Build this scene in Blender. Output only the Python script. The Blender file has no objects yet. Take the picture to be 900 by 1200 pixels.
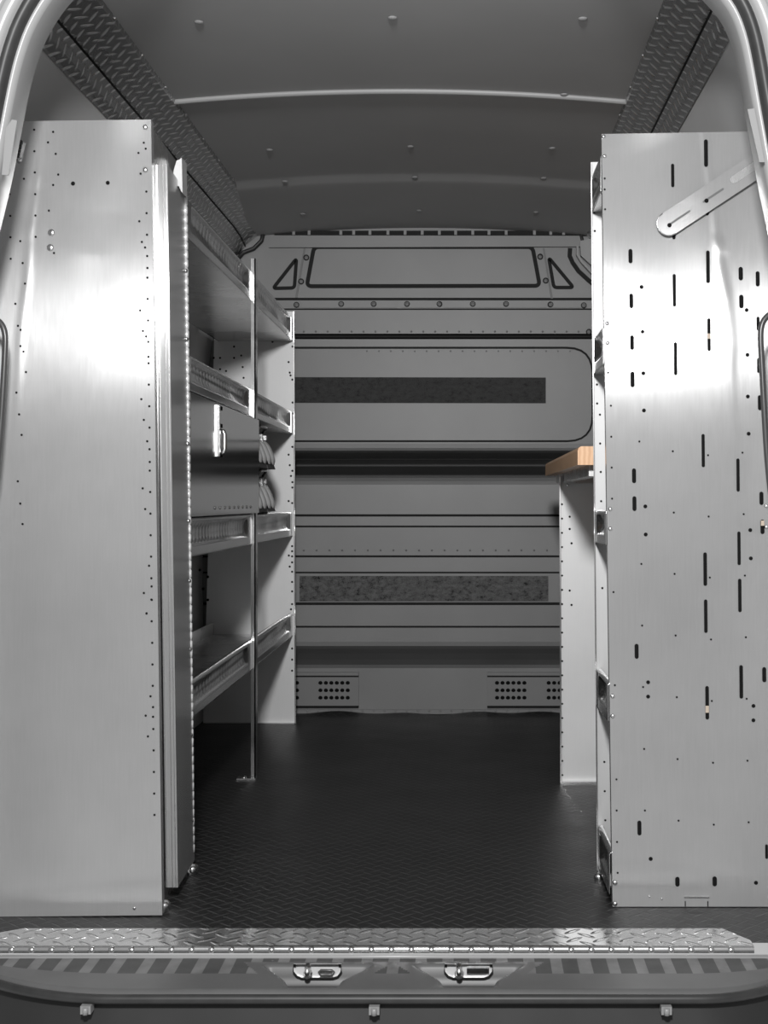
import bpy, bmesh, math, random
from mathutils import Vector, Matrix
random.seed(7)
C = bpy.context.scene.collection
F, PX, PY, EH = 1600.0, 550.0, 588.0, 0.84          # focal length (px of 900x1200), principal point, eye height

def P(px, py, Y):                                    # photo pixel + depth -> metres
    return Vector(((px-PX)*Y/F, Y, EH+(PY-py)*Y/F))
def XP(px, Y): return (px-PX)*Y/F
def ZP(py, Y): return EH+(PY-py)*Y/F

# ------------------------------------------------------------------ materials
def new_mat(name):
    m = bpy.data.materials.new(name); m.use_nodes = True
    nt = m.node_tree; b = nt.nodes['Principled BSDF']
    return m, nt, b
def N(nt, t, **kw):
    n = nt.nodes.new(t)
    for k, v in kw.items(): setattr(n, k, v)
    return n
def L(nt, a, b): nt.links.new(a, b)
def math_n(nt, op, a, b=None):
    n = N(nt, 'ShaderNodeMath', operation=op)
    for i, v in enumerate((a, b)):
        if v is None: continue
        if hasattr(v, 'links'): L(nt, v, n.inputs[i])
        else: n.inputs[i].default_value = v
    return n.outputs[0]
def vmath(nt, op, a, b=None):
    n = N(nt, 'ShaderNodeVectorMath', operation=op)
    for i, v in enumerate((a, b)):
        if v is None: continue
        if hasattr(v, 'links'): L(nt, v, n.inputs[i])
        else: n.inputs[i].default_value = v
    return n.outputs['Value'] if op == 'LENGTH' else n.outputs[0]
def ramp(nt, fac, stops):
    r = N(nt, 'ShaderNodeValToRGB'); L(nt, fac, r.inputs[0])
    cr = r.color_ramp
    while len(cr.elements) > 1: cr.elements.remove(cr.elements[-1])
    cr.elements[0].position, cr.elements[0].color = stops[0][0], (*stops[0][1], 1)
    for p, c in stops[1:]:
        e = cr.elements.new(p); e.color = (*c, 1)
    return r.outputs[0]
def g(v): return (v, v, v)
def noise(nt, scale, detail=3, vec=None, rough=.5):
    n = N(nt, 'ShaderNodeTexNoise'); n.inputs['Scale'].default_value = scale
    n.inputs['Detail'].default_value = detail; n.inputs['Roughness'].default_value = rough
    if vec is not None: L(nt, vec, n.inputs['Vector'])
    return n.outputs[0]
def obj_vec(nt, scale=(1,1,1)):
    tc = N(nt, 'ShaderNodeTexCoord'); mp = N(nt, 'ShaderNodeMapping')
    mp.inputs['Scale'].default_value = scale; L(nt, tc.outputs['Object'], mp.inputs[0])
    return mp.outputs[0]

def paint(name, col, rough=.5, var=.06, scale=6, spec=.4, metallic=0):
    m, nt, b = new_mat(name)
    n = noise(nt, scale, 4, obj_vec(nt))
    L(nt, ramp(nt, n, [(.3, tuple(c*(1-var) for c in col)), (.7, tuple(min(1, c*(1+var)) for c in col))]), b.inputs['Base Color'])
    b.inputs['Roughness'].default_value = rough
    b.inputs['Specular IOR Level'].default_value = spec
    b.inputs['Metallic'].default_value = metallic
    return m
def alu(name, base=.72, r0=.28, r1=.42, aniso=.0, metallic=.9, blotch=3.0, vary=.05):
    m, nt, b = new_mat(name)
    v = obj_vec(nt)
    n1 = noise(nt, blotch, 4, v, .6)
    n2 = noise(nt, 40, 2, obj_vec(nt, (8, 8, .35)), .5)      # faint vertical grain
    fac = math_n(nt, 'ADD', math_n(nt, 'MULTIPLY', n1, .8), math_n(nt, 'MULTIPLY', n2, .2))
    L(nt, ramp(nt, fac, [(.3, g(base*(1-vary))), (.7, g(base*(1+vary)))]), b.inputs['Base Color'])
    mr = N(nt, 'ShaderNodeMapRange'); L(nt, fac, mr.inputs[0])
    mr.inputs[1].default_value, mr.inputs[2].default_value = .3, .7
    mr.inputs[3].default_value, mr.inputs[4].default_value = r0, r1
    L(nt, mr.outputs[0], b.inputs['Roughness'])
    b.inputs['Metallic'].default_value = metallic
    if aniso:
        b.inputs['Anisotropic'].default_value = aniso
        t = N(nt, 'ShaderNodeTangent', direction_type='UV_MAP', uv_map='UVMap'); L(nt, t.outputs[0], b.inputs['Tangent'])
    return m
def tread(name, pitch, col0, col1, rough, metallic, bump, a=.40, bw=.11, ang=.785, dist=.003, rv=.1):
    """two interleaved lattices of raised lugs, in metres of the UV map"""
    m, nt, b = new_mat(name)
    uv = N(nt, 'ShaderNodeUVMap'); uv.uv_map = 'UVMap'
    hs = []
    for off, an in ((0, ang), (.5, -ang)):
        q = vmath(nt, 'ADD', vmath(nt, 'MULTIPLY', uv.outputs[0], (1/pitch, 1/pitch, 0)), (off, off, 0))
        c = vmath(nt, 'SUBTRACT', vmath(nt, 'FRACTION', q), (.5, .5, 0))
        r = N(nt, 'ShaderNodeVectorRotate', rotation_type='Z_AXIS'); L(nt, c, r.inputs['Vector'])
        r.inputs['Angle'].default_value = an
        d = vmath(nt, 'LENGTH', vmath(nt, 'MULTIPLY', r.outputs[0], (1/a, 1/bw, 0)))
        mr = N(nt, 'ShaderNodeMapRange', interpolation_type='SMOOTHSTEP'); L(nt, d, mr.inputs[0])
        mr.inputs[1].default_value, mr.inputs[2].default_value = .45, 1.1
        mr.inputs[3].default_value, mr.inputs[4].default_value = 1, 0
        hs.append(mr.outputs[0])
    h = math_n(nt, 'MAXIMUM', hs[0], hs[1])
    bp = N(nt, 'ShaderNodeBump'); bp.inputs['Strength'].default_value = bump; bp.inputs['Distance'].default_value = dist
    L(nt, h, bp.inputs['Height']); L(nt, bp.outputs[0], b.inputs['Normal'])
    L(nt, ramp(nt, h, [(0, col0), (1, col1)]), b.inputs['Base Color'])
    n = noise(nt, 5, 3, obj_vec(nt))
    mr = N(nt, 'ShaderNodeMapRange'); L(nt, n, mr.inputs[0])
    mr.inputs[3].default_value, mr.inputs[4].default_value = rough-rv, rough+rv
    L(nt, mr.outputs[0], b.inputs['Roughness'])
    b.inputs['Metallic'].default_value = metallic
    return m

M = {}
def xz(c): return (c.x, c.z)
M['panel'] = alu('brushed_aluminium_panel', .47, .17, .23, .95, .50, 2.2, .10)
M['alu'] = alu('aluminium_sheet', .66, .22, .34, 0, .92)
M['alu_matt'] = alu('matt_aluminium', .76, .42, .52, 0, .25)
M['alu_shiny'] = alu('shiny_aluminium', .74, .16, .26, 0, 1)
M['alu_mirror'] = alu('polished_aluminium_door', .8, .10, .16, 0, 1, 1.5, .03)
M['zinc'] = alu('zinc_plated_steel', .8, .2, .3, 0, 1)
M['alu_near'] = alu('matt_aluminium_dimmed', .56, .42, .52, 0, .25)  # copy of the matt aluminium, base colour lowered to offset the close key light
M['bright'] = alu('bright_hinge_aluminium', .85, .3, .4, 0, .35)
M['hole'] = paint('dark_hole', g(.012), .9, 0, 5, .0)
M['bulk'] = paint('grey_bulkhead_paint', g(.25), .42, .06, 4, .45)
M['bulk_dark'] = paint('bulkhead_grey_shaded', g(.19), .5, .06, 4, .4)  # darker bulkhead grey: shade painted into swage faces, also on seams and screws
M['gasket'] = paint('black_sealant', g(.012), .6, .1, 20, .2)
M['wall'] = paint('grey_body_paint', g(.66), .45, .05, 3, .4)
M['ceil'] = paint('grey_roof_liner', g(.46), .5, .05, 2, .35)
M['rib'] = paint('roof_bow_paint', g(.33), .4, .04, 6, .4)
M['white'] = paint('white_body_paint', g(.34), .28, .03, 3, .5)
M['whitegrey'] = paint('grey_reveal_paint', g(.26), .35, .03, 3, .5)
M['rubber'] = paint('black_rubber', g(.035), .45, .15, 30, .4)
M['plastic'] = paint('grey_bumper_plastic', g(.11), .42, .12, 8, .4)
M['lowplastic'] = paint('dark_bumper_plastic', g(.028), .5, .12, 8, .3)
M['pad'] = paint('dark_step_pad', g(.07), .55, .15, 25, .35)
M['padlight'] = paint('worn_step_rib', g(.17), .5, .2, 25, .4)
M['handle'] = paint('dark_grey_handle', g(.06), .3, .1, 20, .5)
M['slot'] = paint('slot_shade', g(.12), .5)
M['tan'] = paint('tan_foam', (.5,.42,.34), .8)
M['floor'] = tread('black_rubber_floor', .042, g(.015), g(.065), .45, 0, .7, .62, .07, .785, .002, .08)
M['tread'] = tread('bright_tread_plate', .05, g(.93), g(.98), .16, .88, 1.0, .42, .12, .785, .004, .06)
M['darktread'] = tread('dark_tread_plate', .048, g(.36), g(.95), .27, .88, 1.0, .42, .12, .785, .004, .05)

def felt(name, c0, c1, hi):
    m, nt, b = new_mat(name)
    n = noise(nt, 60, 6, obj_vec(nt, (.6, 1, 1)), .75)
    n2 = noise(nt, 260, 2, obj_vec(nt))
    f = math_n(nt, 'ADD', math_n(nt, 'MULTIPLY', n, .75), math_n(nt, 'MULTIPLY', n2, .25))
    L(nt, ramp(nt, f, [(.36, g(c0)), (.46, g(c1)), (.62, g(hi))]), b.inputs['Base Color'])
    b.inputs['Roughness'].default_value = .95; b.inputs['Specular IOR Level'].default_value = .1
    bp = N(nt, 'ShaderNodeBump'); bp.inputs['Strength'].default_value = .5; bp.inputs['Distance'].default_value = .002
    L(nt, n2, bp.inputs['Height']); L(nt, bp.outputs[0], b.inputs['Normal'])
    return m
M['felt_dark'] = felt('dark_hook_tape', .035, .06, .075)
M['felt_worn'] = felt('worn_hook_tape', .018, .11, .18)
def wood(name, c0, c1):
    m, nt, b = new_mat(name)
    w = N(nt, 'ShaderNodeTexWave', bands_direction='X'); w.inputs['Scale'].default_value = 9
    w.inputs['Distortion'].default_value = 3; w.inputs['Detail'].default_value = 3
    L(nt, obj_vec(nt, (3, .35, 3)), w.inputs['Vector'])
    L(nt, ramp(nt, w.outputs[1], [(0, c0), (1, c1)]), b.inputs['Base Color'])
    b.inputs['Roughness'].default_value = .4
    return m
M['wood'] = wood('beech_worktop', (.66, .38, .20), (.80, .50, .29))

# ------------------------------------------------------------------ mesh helpers
class MB:
    def __init__(s): s.bm = bmesh.new(); s.uv = None
    def face(s, pts, mat=0, smooth=False):
        vs = [s.bm.verts.new(p) for p in pts]
        f = s.bm.faces.new(vs); f.material_index = mat; f.smooth = smooth
        return f
    def hexa(s, p, mat=0):                           # p: 8 points, bottom ring then top ring
        v = [s.bm.verts.new(q) for q in p]
        for idx in ((3,2,1,0),(4,5,6,7),(0,1,5,4),(1,2,6,5),(2,3,7,6),(3,0,4,7)):
            f = s.bm.faces.new([v[i] for i in idx]); f.material_index = mat
    def box(s, x0, x1, y0, y1, z0, z1, mat=0):
        s.hexa([(x0,y0,z0),(x1,y0,z0),(x1,y1,z0),(x0,y1,z0),(x0,y0,z1),(x1,y0,z1),(x1,y1,z1),(x0,y1,z1)], mat)
    def prism(s, poly, d, mat=0, smooth=False):      # poly: list of 3-D points; d: extrusion vector
        d = Vector(d); a = [s.bm.verts.new(p) for p in poly]; b = [s.bm.verts.new(Vector(p)+d) for p in poly]
        n = len(a)
        for q in (s.bm.faces.new(a[::-1]), s.bm.faces.new(b)): q.material_index = mat
        for i in range(n):
            f = s.bm.faces.new((a[i], a[(i+1) % n], b[(i+1) % n], b[i])); f.material_index = mat; f.smooth = smooth
    def grid(s, fn, nu, nv, mat=0, smooth=True, matfn=None):
        vs = [[s.bm.verts.new(fn(i/nu, j/nv)) for j in range(nv+1)] for i in range(nu+1)]
        for i in range(nu):
            for j in range(nv):
                f = s.bm.faces.new((vs[i][j], vs[i+1][j], vs[i+1][j+1], vs[i][j+1]))
                f.smooth = smooth; f.material_index = matfn((i+.5)/nu, (j+.5)/nv) if matfn else mat
    def tube(s, pts, r, seg=10, mat=0, cap=True, closed=False):
        pts = [Vector(p) for p in pts]; rings = []; n = len(pts); up = None
        for i, p in enumerate(pts):
            if closed: t = (pts[(i+1) % n]-pts[i-1]).normalized()
            else: t = (pts[min(i+1, n-1)]-pts[max(i-1, 0)]).normalized()
            if up is None:
                up = Vector((0,0,1)) if abs(t.z) < .9 else Vector((0,1,0))
            u = (up-t*up.dot(t)).normalized(); up = u; w = t.cross(u)
            rr = r[i] if isinstance(r, (list, tuple)) else r
            rings.append([s.bm.verts.new(p+u*rr*math.cos(2*math.pi*k/seg)+w*rr*math.sin(2*math.pi*k/seg)) for k in range(seg)])
        m = n if closed else n-1
        for i in range(m):
            a, b = rings[i], rings[(i+1) % n]
            for k in range(seg):
                f = s.bm.faces.new((a[k], a[(k+1) % seg], b[(k+1) % seg], b[k])); f.smooth = True; f.material_index = mat
        if cap and not closed:
            for q in (s.bm.faces.new(rings[0][::-1]), s.bm.faces.new(rings[-1])): q.material_index = mat
    def dome(s, c, r, h, n=(0,-1,0), mat=0, seg=12):  # rivet / bolt head on a surface with normal n
        n = Vector(n).normalized(); u = n.orthogonal().normalized(); w = n.cross(u); c = Vector(c); prev = None
        for k in range(4):
            a = k*math.pi/8; rr, hh = r*math.cos(a), h*math.sin(a)
            ring = [s.bm.verts.new(c+n*hh+(u*math.cos(2*math.pi*i/seg)+w*math.sin(2*math.pi*i/seg))*rr) for i in range(seg)]
            if prev:
                for i in range(seg):
                    f = s.bm.faces.new((prev[i], prev[(i+1) % seg], ring[(i+1) % seg], ring[i])); f.smooth = True; f.material_index = mat
            prev = ring
        f = s.bm.faces.new(prev); f.material_index = mat; f.smooth = True
    def disc(s, c, r, mat=0, seg=12, u=(1,0,0), w=(0,0,1)):
        c, u, w = Vector(c), Vector(u), Vector(w)
        s.face([c+u*r*math.cos(2*math.pi*i/seg)+w*r*math.sin(2*math.pi*i/seg) for i in range(seg)], mat)
    def slot(s, a, b, r, mat=0, seg=6, nrm=(0,-1,0)):  # flat stadium between two points
        a, b = Vector(a), Vector(b); t = (b-a).normalized(); w = Vector(nrm).cross(t).normalized(); pts = []
        for i in range(seg+1):
            an = math.pi*i/seg; pts.append(b+w*r*math.cos(an)+t*r*math.sin(an))
        for i in range(seg+1):
            an = math.pi*i/seg; pts.append(a-w*r*math.cos(an)-t*r*math.sin(an))
        s.face(pts, mat)
    def ribbon(s, pts, w, d, y0, mat=0, closed=True):  # flat band of width w along an XZ outline, front at y0, depth d
        n = len(pts); inn, out = [], []
        for i in range(n):
            if closed: t = pts[(i+1) % n]-pts[i-1]
            else: t = pts[min(i+1, n-1)]-pts[max(i-1, 0)]
            t = Vector((t.x, 0, t.z)).normalized(); nn = Vector((t.z, 0, -t.x))
            out.append(pts[i]+nn*w/2); inn.append(pts[i]-nn*w/2)
        V = lambda p, y: s.bm.verts.new((p.x, y, p.z))
        A = [V(p, y0) for p in out]; B = [V(p, y0) for p in inn]; A2 = [V(p, y0+d) for p in out]; B2 = [V(p, y0+d) for p in inn]
        for i in range(n if closed else n-1):
            j = (i+1) % n
            for q in ((A[i],A[j],B[j],B[i]), (A2[i],A2[j],A[j],A[i]), (B[i],B[j],B2[j],B2[i])):
                f = s.bm.faces.new(q); f.material_index = mat

def world_loc(o):
    v = Vector((0,0,0))
    while o is not None: v += o.location; o = o.parent
    return v
def obj(name, mb, mats, parent=None, base=None, uvfn=None, fix=True, label=None):
    bm = mb.bm
    if fix: bmesh.ops.recalc_face_normals(bm, faces=bm.faces)
    if uvfn:
        lay = bm.loops.layers.uv.new('UVMap')
        for f in bm.faces:
            for l in f.loops: l[lay].uv = uvfn(l.vert.co)
    org = world_loc(parent) if parent else Vector(base if base else (0,0,0))
    for v in bm.verts: v.co -= org
    me = bpy.data.meshes.new(name); bm.to_mesh(me); bm.free()
    for m in (mats if isinstance(mats, (list, tuple)) else [mats]): me.materials.append(m)
    o = bpy.data.objects.new(name, me); C.objects.link(o)
    if parent: o.parent = parent
    else: o.location = org
    if label: o['label'] = label
    return o
def tag(o, label, cat, group=None):
    o['label'] = label; o['category'] = cat
    if group: o['group'] = group
    return o
def thing(name, label, cat, loc, group=None):
    o = bpy.data.objects.new(name, None); C.objects.link(o); o.location = loc; o.empty_display_size = .1
    return tag(o, label, cat, group)
def struct(o): o['kind'] = 'structure'; return o
def copy_tree(o, parent=None):
    c = o.copy(); C.objects.link(c)
    if parent: c.parent = parent
    for ch in [x for x in bpy.data.objects if x.parent == o]: copy_tree(ch, c)
    return c
def rounded(pts, rad, n=6):                          # round the corners of a closed px outline
    out = []; k = len(pts)
    for i in range(k):
        p, a, b = Vector(pts[i]), Vector(pts[i-1]), Vector(pts[(i+1) % k])
        ra = min(rad if not isinstance(rad, list) else rad[i], (a-p).length*.45, (b-p).length*.45)
        s, e = p+(a-p).normalized()*ra, p+(b-p).normalized()*ra
        for j in range(n+1):
            t = j/n; out.append(s*(1-t)**2+p*2*t*(1-t)+e*t*t)
    return out
def gauss(x, w): return math.exp(-(x/w)**2)

CX = -.183                                           # van centre line
def mir(x): return 2*CX-x
YR, YB = 2.45, 5.27                                  # rear opening, bulkhead face

# ------------------------------------------------------------------ floor, walls, ceiling
mb = MB()
def fl(u, v):
    X = -1.02+1.674*u; Y = 2.60+(5.418-2.60)*v
    z = 0.0
    if v > .985: z = .004*math.sin(X*9)+.004*math.sin(X*23+1)+.004   # curled far edge against the bulkhead
    return (X, Y, z)
mb.grid(fl, 60, 80)
struct(obj('floor', mb, M['floor'], uvfn=lambda c: (c.x, c.y), base=(-.18, 4, 0)))

WL = [(-1.02,0),(-1.03,.5),(-1.03,1.15),(-1.0,1.42),(-.965,1.60),(-.915,1.79),(-.88,1.86),(-.80,1.915)]
for side, fx in (('left', lambda x: x), ('right', mir)):
    mb = MB()
    pr = [WL[i] for i in range(len(WL))]
    def wf(u, v, pr=pr, fx=fx):
        t = v*(len(pr)-1); i = min(int(t), len(pr)-2); k = t-i
        x = pr[i][0]*(1-k)+pr[i+1][0]*k; z = pr[i][1]*(1-k)+pr[i+1][1]*k
        Y = YR+(5.40-YR)*u
        x += .035*max(0, 1-(Y-YR)/.28)**.5 if Y < YR+.28 else 0          # rear corner post
        for yp in (3.45, 4.2, 4.35, 4.95): x += .012*gauss(Y-yp, .03)*(1 if .2 < z < 1.6 else 0)
        return (fx(x), Y, z)
    mb.grid(wf, 120, 28)
    struct(obj('wall_'+side, mb, M['wall'], base=(fx(-1.02), 4, 0)))

def ceil_z(X, Y=None):
    z = 1.90+.032*(1-((X-CX)/.64)**2)
    if Y is not None: z -= .010*max(0, min(1, (Y-4.55)/.05)); z -= .035*max(0, (Y-4.55))
    return z
def on_ceiling(px, py):
    Y = 4.0
    for _ in range(30): Y = (ceil_z(XP(px, Y), Y)-EH)*F/(PY-py)
    return P(px, py, Y)
mb = MB()
mb.grid(lambda u, v: (-.83+1.294*u, YR+.03+(5.40-YR-.03)*v, ceil_z(-.83+1.294*u, YR+.03+(5.40-YR-.03)*v)), 40, 90)
ceiling = struct(obj('ceiling', mb, M['ceil'], base=(CX, 4, 1.9)))
mb = MB()
mb.tube([(x, 3.62, ceil_z(x)-.003) for x in [-.80+1.234*i/40 for i in range(41)]], .0085, 10)
obj('roof_bow', mb, M['rib'], ceiling)
for px, py in ((233,25),(460,20),(683,21),(281,112),(471,106),(661,110),(316,175),(481,171),(647,173),(334,212),(486,207),(637,208),(355,250),(491,246),(628,248)):
    mb = MB(); p = on_ceiling(px, py); mb.dome(p+Vector((0,0,-.001)), .011, .005, (0,0,-1))
    obj('trim_clip', mb, M['rib'], ceiling)

# ------------------------------------------------------------------ bulkhead
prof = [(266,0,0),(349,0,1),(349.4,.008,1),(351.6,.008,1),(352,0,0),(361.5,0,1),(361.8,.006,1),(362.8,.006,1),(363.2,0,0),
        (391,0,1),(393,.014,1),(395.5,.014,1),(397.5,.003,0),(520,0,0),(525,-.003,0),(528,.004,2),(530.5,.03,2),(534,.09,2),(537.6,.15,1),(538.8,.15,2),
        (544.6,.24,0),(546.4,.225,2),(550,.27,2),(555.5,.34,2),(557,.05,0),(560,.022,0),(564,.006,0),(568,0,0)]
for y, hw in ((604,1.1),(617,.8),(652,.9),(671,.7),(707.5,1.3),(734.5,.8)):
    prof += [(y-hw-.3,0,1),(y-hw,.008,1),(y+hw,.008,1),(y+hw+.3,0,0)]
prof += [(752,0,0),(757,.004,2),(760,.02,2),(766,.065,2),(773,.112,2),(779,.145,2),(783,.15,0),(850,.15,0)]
def zb(py): return ZP(py, YB+.01)
mb = MB(); X0, X1 = -1.03, .664
cols = 2
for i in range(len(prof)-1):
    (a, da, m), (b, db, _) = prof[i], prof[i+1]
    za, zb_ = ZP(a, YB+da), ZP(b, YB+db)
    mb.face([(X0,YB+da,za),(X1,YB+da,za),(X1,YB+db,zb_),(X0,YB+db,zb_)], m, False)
bulk = struct(obj('wall_back', mb, [M['bulk'], M['gasket'], M['bulk_dark']], base=(CX, YB, 0)))  # the darker grey puts shade into the colour of the swage faces
def ob(name, mb, mat): return obj(name, mb, mat, bulk)
def outline(pts, rad): return [Vector((XP(p.x, YB), 0, ZP(p.y, YB))) for p in rounded([Vector((a, b)) for a, b in pts], rad)]
s = YB/F                                             # metres per px on the bulkhead
mb = MB(); mb.ribbon(outline([(310,407.5),(694,407.5),(694.5,517),(310,517)], 30), 2.2*s, .004, YB-.003); ob('window_gasket', mb, M['gasket'])
mb = MB(); mb.ribbon(outline([(368,289.5),(624,289.5),(632.5,335),(359.5,335.5)], 6), 4.6*s, .004, YB-.003); ob('window_gasket', mb, M['gasket'])
for tri in ([(347.5,303),(345,337.5),(320,338)], [(643,302),(672,337),(649,337)]):
    mb = MB(); mb.ribbon(outline(tri, 4), 4.0*s, .004, YB-.003); ob('triangle_gasket', mb, M['gasket'])
# header beam along the top, with a dark joint above it
mb = MB()
mb.prism([P(318,277,YB),P(680,277.5,YB),P(682,290,YB),P(316,291,YB)], (0,-.02,0)); ob('header_beam', mb, M['bulk'])
mb = MB(); mb.box(XP(322,YB), XP(690,YB), YB-.012, YB-.001, ZP(277,YB), ZP(271,YB)); ob('joint_seal', mb, M['gasket'])
for px in (345,363,400,415,434,455,475,495,515,534,554,573,593,626,645,660):
    mb = MB(); mb.box(XP(px-1.6,YB), XP(px+1.6,YB), YB-.022, YB-.011, ZP(276.5,YB), ZP(271.5,YB)); ob('clip', mb, M['bulk'])
for pts in ([(358,291),(356,291),(346,349),(348.5,349)], [(636,291),(638,291),(648,350),(645.5,350)]):
    mb = MB(); mb.prism([P(a,b,YB) for a, b in pts], (0,-.004,0)); ob('seam', mb, M['bulk_dark'])
# screwed rail strip under the upper panel
for a, b in ((345,352),(354,465),(470,515),(520,640),(646,688)):
    mb = MB(); mb.prism([P(a,353.2,YB),P(b,353.2,YB),P(b,360.8,YB),P(a,360.8,YB)], (0,-.006,0)); ob('rail', mb, M['bulk'])
for px, py in ((347.6,357.5),(400,356.5),(438,356.5),(477,356.5),(515,356.5),(554,356.5),(593,356.5),(645,357),(684,358),(359,302),(353,330),(633,301),(639.5,329),(690,389)):
    mb = MB(); mb.dome(P(px,py,YB-.004), .0085, .006, mat=0); mb.disc(P(px,py,YB-.0062-.003), .0055, 0)
    mb.ribbon([Vector((P(px,py,YB).x+.010*math.cos(a*.5236), 0, P(px,py,YB).z+.010*math.sin(a*.5236))) for a in range(12)], .003, .006, YB-.0065, 1)
    obj('screw', mb, [M['bulk_dark'], M['gasket']], bulk)
mb = MB()
for px in range(356, 690, 14): mb.dome(P(px, 388.6, YB), .004, .003)
for px in range(356, 655, 15): mb.dome(P(px, 645, YB), .004, .003)
for px in range(430, 690, 14): mb.dome(P(px, 411.5, YB), .003, .002)
ob('spot_weld_row', mb, M['bulk_dark'])
# right upper corner gusset of the body
mb = MB(); mb.ribbon([P(a,b,YB) for a, b in ((668,291),(667.5,300),(671,308),(678,318),(690,329),(700,337))], 5*s, .006, YB-.005, closed=False); ob('corner_gasket', mb, M['gasket'])
mb = MB(); mb.ribbon([P(a,b,YB) for a, b in ((676,290),(676,300),(681,308),(692,320),(704,331))], 2.4*s, .03, YB-.03, closed=False)
mb.prism([P(679,284,YB),P(704,279,YB),P(704,322,YB),P(692,312,YB),P(680,301,YB)], (0,-.03,0)); ob('corner_gusset', mb, M['rib'])
# skirting strip at the foot
mb = MB(); mb.box(X0, X1, YB+.138, YB+.149, 0, ZP(832,YB+.138))
for px in range(360, 660, 13): mb.dome(P(px, 833, YB+.138), .005, .003)
ob('kick_strip', mb, M['bulk'])

# hook tape strips and vents on the bulkhead
mb = MB(); mb.prism([P(330,442,YB),P(639.5,442.5,YB),P(639.5,472.5,YB),P(330,472,YB)], (0,-.003,0))
tag(obj('hook_tape_strip', mb, M['felt_dark'], base=P(485,472,YB)), 'upper dark fuzzy tape strip across the window panel of the grey bulkhead', 'strip')
mb = MB(); mb.prism([P(351,675,YB),P(642.5,675,YB),P(642.5,704.5,YB),P(351,704.5,YB)], (0,-.003,0))
tag(obj('hook_tape_strip', mb, M['felt_worn'], base=P(485,705,YB)), 'lower worn speckled grey tape strip on the grey bulkhead, level with the low shelves', 'strip')
YV = YB+.15
def vent(x0, x1, groups, label):
    t = thing('air_vent', label, 'vent', P((x0+x1)/2, 829, YV))
    mb = MB()
    mb.prism([P(x0,790,YV),P(x1,790,YV),P(x1,829,YV),P(x0,829,YV)], (0,-.012,0))
    pm = mb
    mb = MB()
    mb.prism([P(x0,787.5,YV),P(x1,787.5,YV),P(x1,791,YV),P(x0,791,YV)], (0,-.02,0))
    obj('top_flange', mb, M['bulk'], t)
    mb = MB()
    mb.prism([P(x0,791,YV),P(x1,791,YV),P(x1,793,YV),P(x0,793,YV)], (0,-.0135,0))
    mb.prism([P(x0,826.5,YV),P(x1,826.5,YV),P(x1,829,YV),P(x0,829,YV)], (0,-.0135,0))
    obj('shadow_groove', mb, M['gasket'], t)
    mb = pm
    for gx in groups:
        for r in range(3):
            for k in range(6):
                c = P(gx+k*6.4, 800.5+r*8.7, YV-.0128)
                if not x0+1 < gx+k*6.4 < x1-1: continue
                mb.face([c+Vector((.0085*math.cos(a), 0, .0085*math.sin(a)*(1 if math.sin(a) > 0 else .75))) for a in [2*math.pi*i/12 for i in range(12)]], 1)
    obj('plate', mb, [M['bulk'], M['hole']], t)
vent(330, 420.5, (316,375.5), 'perforated grey vent plate low on the bulkhead beside the left shelving')
vent(571, 664, (582.5,643), 'perforated grey vent plate low on the bulkhead beside the workbench support')

# ------------------------------------------------------------------ tread plate cornices along the roof edges
CP = [(-.775,1.912),(-.782,1.893),(-.863,1.852),(-.885,1.820),(-.902,1.806),(-.907,1.800)]
for side, fx, lab in (('l', lambda x: x, 'dark tread plate cornice along the left roof edge above the shelves'),
                      ('r', mir, 'dark tread plate cornice along the right roof edge above the slotted cabinet')):
    mb = MB(); lens = [0]
    for i in range(1, len(CP)): lens.append(lens[-1]+math.dist(CP[i], CP[i-1]))
    y0, y1 = YR+.02, 5.262
    uvs = {}
    for i in range(len(CP)-1):
        for k in range(30):
            ya, yb = y0+(y1-y0)*k/30, y0+(y1-y0)*(k+1)/30
            ps = []
            for j, y in ((i,ya),(i+1,ya),(i+1,yb),(i,yb)):
                x, z = CP[j]
                dz = -.035*max(0, (y-5.0)/.33)**2 if j >= 2 else 0      # droops at the far end
                ps.append((fx(x), y, z+dz))
            f = mb.face(ps, 0)
            for v, (j, y) in zip(f.verts, ((i,ya),(i+1,ya),(i+1,yb),(i,yb))): uvs[tuple(round(c, 5) for c in v.co)] = (y, lens[j])
    loc = Vector((fx(-.85), 3.9, 1.85))
    t = thing('roof_cornice', lab, 'cornice', loc)
    obj('cover_plate', mb, M['darktread'], t, uvfn=lambda c: uvs[tuple(round(q, 5) for q in c)], fix=False)
    mb = MB()                                         # dark crease joint and the screw row
    mb.tube([(fx(-.8655), y0+.01, 1.851),(fx(-.8655), 5.0, 1.851),(fx(-.8655), 5.15, 1.844),(fx(-.8655), 5.3, 1.822)], .0035, 6); obj('joint', mb, M['gasket'], t)
    for k in range(11):
        mb = MB(); y = 2.75+k*.25
        mb.dome((fx(-.7785), y, 1.903), .006, .004, (1 if side == 'l' else -1, 0, -.4)); obj('screw', mb, M['zinc'], t)
    mb = MB()
    mb.tube([(fx(-.79), 5.255, 1.885),(fx(-.80), 5.255, 1.845),(fx(-.83), 5.255, 1.815),(fx(-.87), 5.255, 1.80),(fx(-.90), 5.255, 1.765)], .008, 8); obj('end_edge', mb, M['rubber'], t)

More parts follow.
